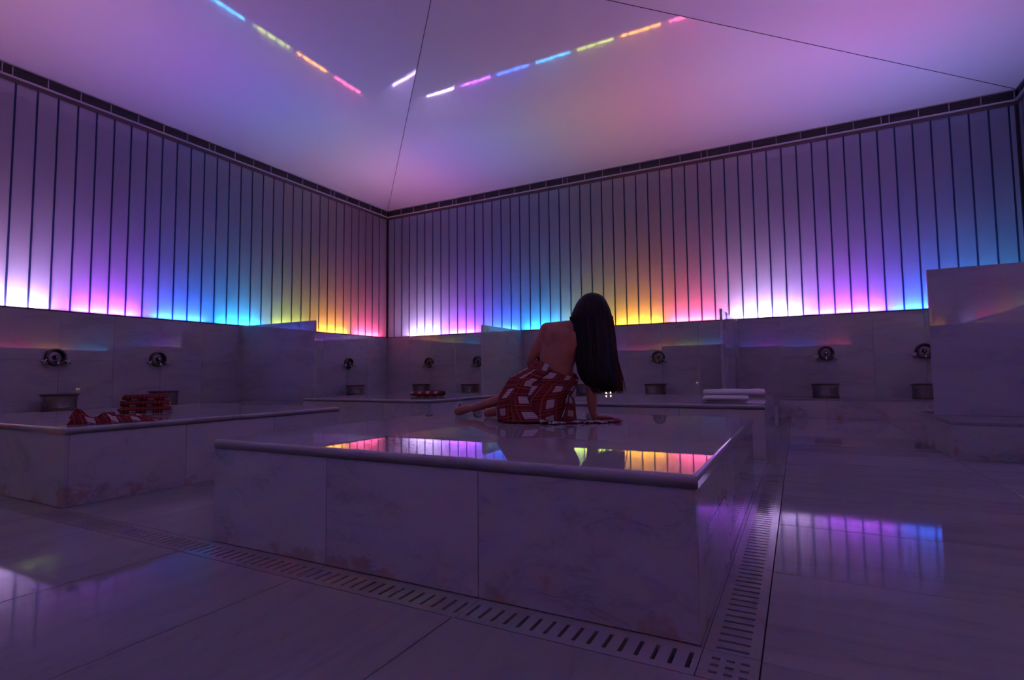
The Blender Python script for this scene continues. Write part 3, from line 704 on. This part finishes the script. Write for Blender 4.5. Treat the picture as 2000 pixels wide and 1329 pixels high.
# head, turned away to the right and tilted
hr = Matrix.Rotation(math.radians(24), 3, 'Y') @ Matrix.Rotation(math.radians(-35), 3, 'Z')
hc = V(0.322, 0.215, 0.735)
def hp(x, y, z): return hc + hr @ V(x, y, z)
ell(bm, hc, (0.075, 0.092, 0.098), hr); ell(bm, hp(0, 0.030, -0.055), (0.052, 0.058, 0.062), hr); chain(bm, [(hp(0, 0.07, -0.085), 0.026), (hp(0, 0.078, -0.10), 0.022)])
chain(bm, [(hp(0, 0.088, 0.005), 0.010), (hp(0, 0.106, -0.028), 0.012), (hp(0, 0.095, -0.036), 0.014)])                      # nose
ell(bm, hp(0, 0.088, -0.064), (0.024, 0.010, 0.008), hr); ell(bm, hp(0, 0.087, -0.074), (0.020, 0.010, 0.008), hr)            # lips
for s in (-1, 1):
    ell(bm, hp(s*0.030, 0.078, 0.004), (0.016, 0.014, 0.012), hr); ell(bm, hp(s*0.034, 0.082, 0.022), (0.022, 0.010, 0.008), hr)
    ell(bm, hp(s*0.076, 0.0, -0.015), (0.010, 0.020, 0.032), hr)
# left arm: down to the elbow, forearm across to the thigh in front
chain(bm, [((0.042, 0.185, 0.592), 0.046), ((0.018, 0.195, 0.54), 0.041), ((-0.030, 0.215, 0.46), 0.038), ((-0.062, 0.245, 0.385), 0.034),
           ((-0.040, 0.33, 0.33), 0.034), ((0.0, 0.42, 0.275), 0.027), ((0.012, 0.46, 0.255), 0.024)])
def hand(bm, wrist, fdir, ndir, curl=0.25, size=1.0, thumb=1):
    """palm, four fingers and a thumb; fdir = finger direction, ndir = back-of-hand normal"""
    f = Vector(fdir).normalized(); n = Vector(ndir).normalized(); s = f.cross(n).normalized()*thumb; wv = Vector(wrist)
    for k, (lat, ln) in enumerate(((0.030, 0.066), (0.010, 0.074), (-0.010, 0.069), (-0.029, 0.055))):
        b = wv + (f*0.082 + s*lat)*size
        cone(bm, wv + (f*0.012 + s*lat*0.55)*size, 0.0145*size, b, 0.0125*size)
        d1 = (f - n*curl*0.5 + s*lat*4).normalized(); d2 = (f - n*curl*1.4 + s*lat*3).normalized(); d3 = (f - n*curl*2.2 + s*lat*2).normalized()
        p1 = b + d1*ln*0.45*size; p2 = p1 + d2*ln*0.32*size; p3 = p2 + d3*ln*0.23*size
        chain(bm, [(b, 0.0098*size), (p1, 0.0088*size), (p2, 0.0080*size), (p3, 0.0068*size)])
    t0 = wv + (f*0.018 + s*0.022 - n*0.004)*size; t1 = wv + (f*0.050 + s*0.050 - n*0.008)*size; t2 = t1 + (f*0.030 + s*0.012 - n*0.006)*size; t3 = t2 + (f*0.024 + s*0.002)*size
    chain(bm, [(t0, 0.0155*size), (t1, 0.0120*size), (t2, 0.0098*size), (t3, 0.0080*size)])
hand(bm, (0.012, 0.46, 0.252), (0.45, 0.8, -0.35), (0.2, 0.3, 0.9), 0.3, 0.95, 1)
# right arm: straight, palm planted on the platform
chain(bm, [((0.308, 0.18, 0.568), 0.046), ((0.318, 0.165, 0.49), 0.041), ((0.320, 0.145, 0.36), 0.037), ((0.318, 0.135, 0.29), 0.034),
           ((0.320, 0.132, 0.22), 0.038), ((0.325, 0.13, 0.10), 0.030), ((0.330, 0.13, 0.052), 0.024), ((0.338, 0.132, 0.028), 0.022)])
hand(bm, (0.335, 0.135, 0.026), (0.80, 0.42, -0.03), (0, 0, 1), 0.06, 0.98, -1)
# legs: thighs forward, knees bent, lower legs swept to the left
chain(bm, [((-0.09, 0.20, 0.115), 0.100), ((-0.06, 0.40, 0.115), 0.084), ((0.00, 0.585, 0.155), 0.060)])                   # upper leg
chain(bm, [((0.00, 0.585, 0.155), 0.058), ((-0.10, 0.615, 0.145), 0.054), ((-0.22, 0.640, 0.130), 0.050), ((-0.36, 0.668, 0.095), 0.037), ((-0.475, 0.69, 0.058), 0.031)])
chain(bm, [((0.07, 0.20, 0.085), 0.088), ((0.10, 0.40, 0.085), 0.078), ((0.10, 0.56, 0.062), 0.058)])                      # lower leg underneath
chain(bm, [((0.10, 0.56, 0.062), 0.058), ((-0.04, 0.555, 0.055), 0.052), ((-0.17, 0.55, 0.052), 0.046), ((-0.29, 0.545, 0.042), 0.032)])
def foot(bm, heel, ankle, toe_dir, up, sole):
    """foot lying on its side: heel, arch, ball and five toes"""
    f = Vector(toe_dir).normalized(); u = Vector(up).normalized(); s = f.cross(u).normalized()
    h = Vector(heel); a = Vector(ankle)
    chain(bm, [(a, 0.034), (h, 0.033)]); chain(bm, [(a, 0.031), (a + f*0.075 + u*0.0, 0.026), (a + f*0.135 - u*0.004, 0.019)])
    chain(bm, [(h, 0.029), (h + f*0.075, 0.023), (h + f*0.165 + u*0.012, 0.021)])
    for k in range(5):
        b = h + f*(0.165 - 0.010*k) + u*(0.004 + 0.013*k); r = 0.0115 if k == 0 else 0.0085
        cone(bm, b, r*1.15, b + f*(0.042 - 0.004*k) + s*0.002, r)
foot(bm, (-0.592, 0.705, 0.034), (-0.525, 0.695, 0.054), (-0.20, 0.97, -0.02), (0.55, 0.1, 0.83), None)
foot(bm, (-0.365, 0.535, 0.032), (-0.315, 0.545, 0.042), (-0.08, 0.99, -0.02), (0.5, 0.1, 0.86), None)
body = remesh(bm, 'body', 0.0055, 5, MAT['skin'], person)
for v in body.data.vertices: v.co.z = max(v.co.z, 0.001)      # flesh flattens where it rests on the stone

# hair: a cap over the skull and a long fall to the right of the back
bm = bmesh.new()
hair_prof = [  # z, x left, x right, y near, y far
    (0.842, 0.330, 0.372, 0.185, 0.245), (0.830, 0.295, 0.405, 0.140, 0.290), (0.805, 0.268, 0.430, 0.115, 0.310), (0.770, 0.246, 0.448, 0.098, 0.315), (0.725, 0.222, 0.464, 0.088, 0.305),
    (0.680, 0.205, 0.474, 0.082, 0.285), (0.620, 0.208, 0.478, 0.078, 0.262), (0.560, 0.216, 0.482, 0.072, 0.245), (0.48, 0.222, 0.485, 0.064, 0.225), (0.40, 0.230, 0.488, 0.058, 0.205),
    (0.33, 0.242, 0.493, 0.056, 0.190), (0.28, 0.262, 0.499, 0.058, 0.180), (0.235, 0.335, 0.498, 0.066, 0.172), (0.205, 0.385, 0.490, 0.078, 0.160), (0.190, 0.415, 0.470, 0.095, 0.145)]
n = 96; rings = []
for zi, (z, xl, xr, yn, yf) in enumerate(hair_prof):
    cx, cy, rx, ry = (xl+xr)/2, (yn+yf)/2, (xr-xl)/2, (yf-yn)/2; ring = []
    for k in range(n):
        a = 2*PI*k/n; fall = min(1.0, zi/6)
        st = 1 + fall*(0.035*math.sin(17*a + 0.6*zi*0.3) + 0.025*math.sin(31*a + 1.1) + 0.02*noise.noise(Vector((math.cos(a)*5, math.sin(a)*5, z*2))))
        e = 0.86                                   # slightly squared fall
        ca, sa = math.cos(a), math.sin(a)
        zz = z + (0.028*noise.noise(Vector((a*4, 2.0, 0))) if zi >= 11 else 0)
        ring.append(bm.verts.new((cx + rx*st*math.copysign(abs(ca)**e, ca), cy + ry*st*math.copysign(abs(sa)**e, sa), zz)))
    rings.append(ring)
for q, s in zip(rings, rings[1:]):
    for k in range(n): bm.faces.new((q[k], s[k], s[(k+1) % n], q[(k+1) % n]))
bm.faces.new(rings[0]); bm.faces.new(rings[-1][::-1])
bmesh.ops.recalc_face_normals(bm, faces=bm.faces[:])
hair = link('hair', mesh_from(bm, 'hair', MAT['hair'], True), person)
sub = hair.modifiers.new('s', 'SUBSURF'); sub.levels = 1; sub.render_levels = 1
def strands(seed, count, mname, spread, lim=PI):
    rnd = random.Random(seed); bm = bmesh.new()
    for i in range(count):
        a = rnd.uniform(-lim, lim); pts = []; rr = rnd.uniform(0.97, 1.05); drift = rnd.gauss(0.0, 0.012); stop = rnd.choice((12, 13, 14, 14))
        for zi in range(5, stop+1):
            z, xl, xr, yn, yf = hair_prof[zi]
            if zi > 11: xl, xr, yn, yf = [(u+v)/2 for u, v in zip(hair_prof[11][1:], hair_prof[zi][1:])]
            cx, cy, rx, ry = (xl+xr)/2, (yn+yf)/2, (xr-xl)/2, (yf-yn)/2; t = (zi-5)/9
            pts.append((cx + rx*rr*math.cos(a) + (drift + spread*max(0, math.cos(a))*rnd.uniform(0.4, 1))*t*t, cy + ry*rr*math.sin(a), z - 0.02*t*rnd.random()))
        tube(bm, pts, [0.0034]*(len(pts)-2) + [0.002, 0.0008], 4, cap=False)
    return bm
link('loose_strands', mesh_from(strands(3, 150, 'hair', 0.0), 'strands', MAT['hair'], True), hair)
link('strand_tips', mesh_from(strands(9, 45, 'tip', 0.035, 0.75), 'tips', MAT['hair_tip'], True), hair)

# plaid towel wrapped round the hips and lying out to the right
def interp(tab, v):
    for (v0, *a), (v1, *b) in zip(tab, tab[1:]):
        if v <= v1:
            t = (v-v0)/(v1-v0); t = t*t*(3-2*t)*0.4 + t*0.6; return [p+(q-p)*t for p, q in zip(a, b)]
    return list(tab[-1][1:])
wrap_tab = [  # v: centre x, centre y, half width x, half depth y, z, tilt of z across x, tilt across y
    (0.0, 0.112, 0.180, 0.134, 0.106, 0.345, -0.065, 0.030), (0.14, 0.085, 0.180, 0.150, 0.128, 0.302, -0.058, 0.02), (0.32, 0.010, 0.190, 0.208, 0.158, 0.243, -0.040, 0.01),
    (0.55, -0.045, 0.235, 0.232, 0.222, 0.155, -0.01, 0.0), (0.80, -0.050, 0.290, 0.236, 0.290, 0.070, 0.0, 0.0), (1.0, -0.040, 0.300, 0.238, 0.312, 0.006, 0.0, 0.0)]
bm = bmesh.new(); uvs = []; n = 120; mrow = 40; g = []
for j in range(mrow+1):
    v = j/mrow; cx, cy, rx, ry, z, tx, ty = interp(wrap_tab, v); row = []
    for k in range(n):
        a = 2*PI*k/n; ca, sa = math.cos(a), math.sin(a)
        fold = 1 + (0.020*v)*math.sin(11*a + 5*v) + 0.030*v*noise.noise(Vector((ca*3, sa*3, v*2.5))) + 0.012*math.sin(7*v*PI*0.6 + 3*a)*(0.3+v)
        e = 0.82 if v > 0.3 else 0.95
        x = cx + rx*fold*math.copysign(abs(ca)**e, ca); y = cy + ry*fold*math.copysign(abs(sa)**e, sa)
        zz = max(0.004, z + tx*ca + ty*sa + 0.004*math.sin(5*a)*(v < 0.2))
        row.append(bm.verts.new((x, y, zz))); uvs.append((a*0.20 + 0.035*v, v*0.42 + 0.06*ca))
    g.append(row)
for j in range(mrow):
    for k in range(n): bm.faces.new((g[j][k], g[j+1][k], g[j+1][(k+1) % n], g[j][(k+1) % n]))
def patch(fn, nu, nv, uvf):
    gg = []
    for j in range(nv+1):
        row = []
        for i in range(nu+1):
            row.append(bm.verts.new(fn(i/nu, j/nv))); uvs.append(uvf(i/nu, j/nv))
        gg.append(row)
    for j in range(nv):
        for i in range(nu): bm.faces.new((gg[j][i], gg[j][i+1], gg[j+1][i+1], gg[j+1][i]))
def wrap_pt(a, v, out):
    cx, cy, rx, ry, z, tx, ty = interp(wrap_tab, v); ca, sa = math.cos(a), math.sin(a); e = 0.82 if v > 0.3 else 0.95
    return Vector((cx + (rx+out)*math.copysign(abs(ca)**e, ca), cy + (ry+out)*math.copysign(abs(sa)**e, sa), max(0.005, z + tx*ca + ty*sa)))
# hanging end of the wrap, folded over itself at the left of the back
def hang(u, v):
    a = -PI*0.5 - 0.62 + 0.42*v - (u-0.5)*(0.40 + 0.16*v); p = wrap_pt(a, min(1, v*0.985), 0.010 + 0.014*math.sin(u*PI) + 0.008*math.sin(u*PI*3 + 4*v)*v)
    p.z += 0.018*(1-v)**4; return p
patch(hang, 16, 36, lambda u, v: (0.015 + u*0.105, v*0.46 + 0.02))
# loose end at the right: from the hip down to the stone
def flap(u, v):
    top = Vector((0.165 + 0.02*u, 0.07 + 0.10*u, 0.185 - 0.03*u)); bot = Vector((0.10 + 0.155*u, -0.005 + 0.14*u, 0.006 + 0.004*u))
    p = top.lerp(bot, v); p.y -= 0.03*math.sin(v*PI)*(1-u); p.x += 0.022*math.sin(v*2.6 + 1.5)*u + 0.008*math.sin(9*u + 2*v); p.z += 0.006*math.sin(6*u); p.z = max(0.006, p.z); return p
patch(flap, 16, 20, lambda u, v: (0.3 + u*0.20, v*0.24))
# the end lying flat on the stone under the hand
def lying(u, v):
    x = -0.02 + 0.47*u; y0 = -0.070 + 0.075*u + 0.012*math.sin(9*u); y1 = 0.10 + 0.075*u
    y = y0 + (y1-y0)*v
    h = 0.006 + 0.016*max(0, math.sin(13*u + 4*v))*(1-0.55*u)*min(1, 6*min(v, 1-v)+0.15) + 0.012*max(0, noise.noise(Vector((u*8, v*4, 5))))
    if (x-0.36)**2 + (y-0.145)**2 < 0.0100: h = min(h, 0.008)
    return Vector((x, y, h))
patch(lying, 60, 20, lambda u, v: (u*0.55 + 0.03*math.sin(7*v), v*0.22 + 0.05*u))
me = mesh_from(bm, 'towel', MAT['plaid'], True); uv_set(me, uvs)
towel = link('wrapped_towel', me, person); sd = towel.modifiers.new('t', 'SOLIDIFY'); sd.thickness = 0.0035; sd.offset = 1.0
def fringe(seed, p0, p1, direction, cnt, ln, m, name='fringe'):
    rnd = random.Random(seed); bm = bmesh.new(); p0, p1, d = Vector(p0), Vector(p1), Vector(direction).normalized()
    for i in range(cnt):
        b = p0.lerp(p1, (i+rnd.random()*0.6)/cnt); dd = (d + Vector((rnd.gauss(0, 0.35), rnd.gauss(0, 0.35), 0))).normalized(); l = ln*rnd.uniform(0.7, 1.15)
        b.z = 0.008 + rnd.random()*0.006
        tube(bm, [b - dd*0.008, b + dd*l*0.4 + Vector((0, 0, 0.007*rnd.random())), b + dd*l*0.8 + Vector((rnd.gauss(0, .004), rnd.gauss(0, .004), -0.001)), b + dd*l + Vector((0, 0, -0.003))], [0.003, 0.0042, 0.0045, 0.002], 5)
        bmesh.ops.create_icosphere(bm, subdivisions=1, radius=0.0055, matrix=Matrix.Translation(b + dd*l*0.45))
    link(name, mesh_from(bm, name, m, True), towel)
fringe(1, (0.445, 0.0, 0), (0.452, 0.165, 0), (1, 0.15, 0), 20, 0.055, MAT['fringe'])
fringe(2, (0.03, -0.066, 0), (0.12, -0.056, 0), (-0.15, -1, 0), 12, 0.045, MAT['fringe_white'])
fringe(3, (0.25, -0.035, 0), (0.40, -0.005, 0), (0.1, -1, 0), 14, 0.035, MAT['fringe_white'])
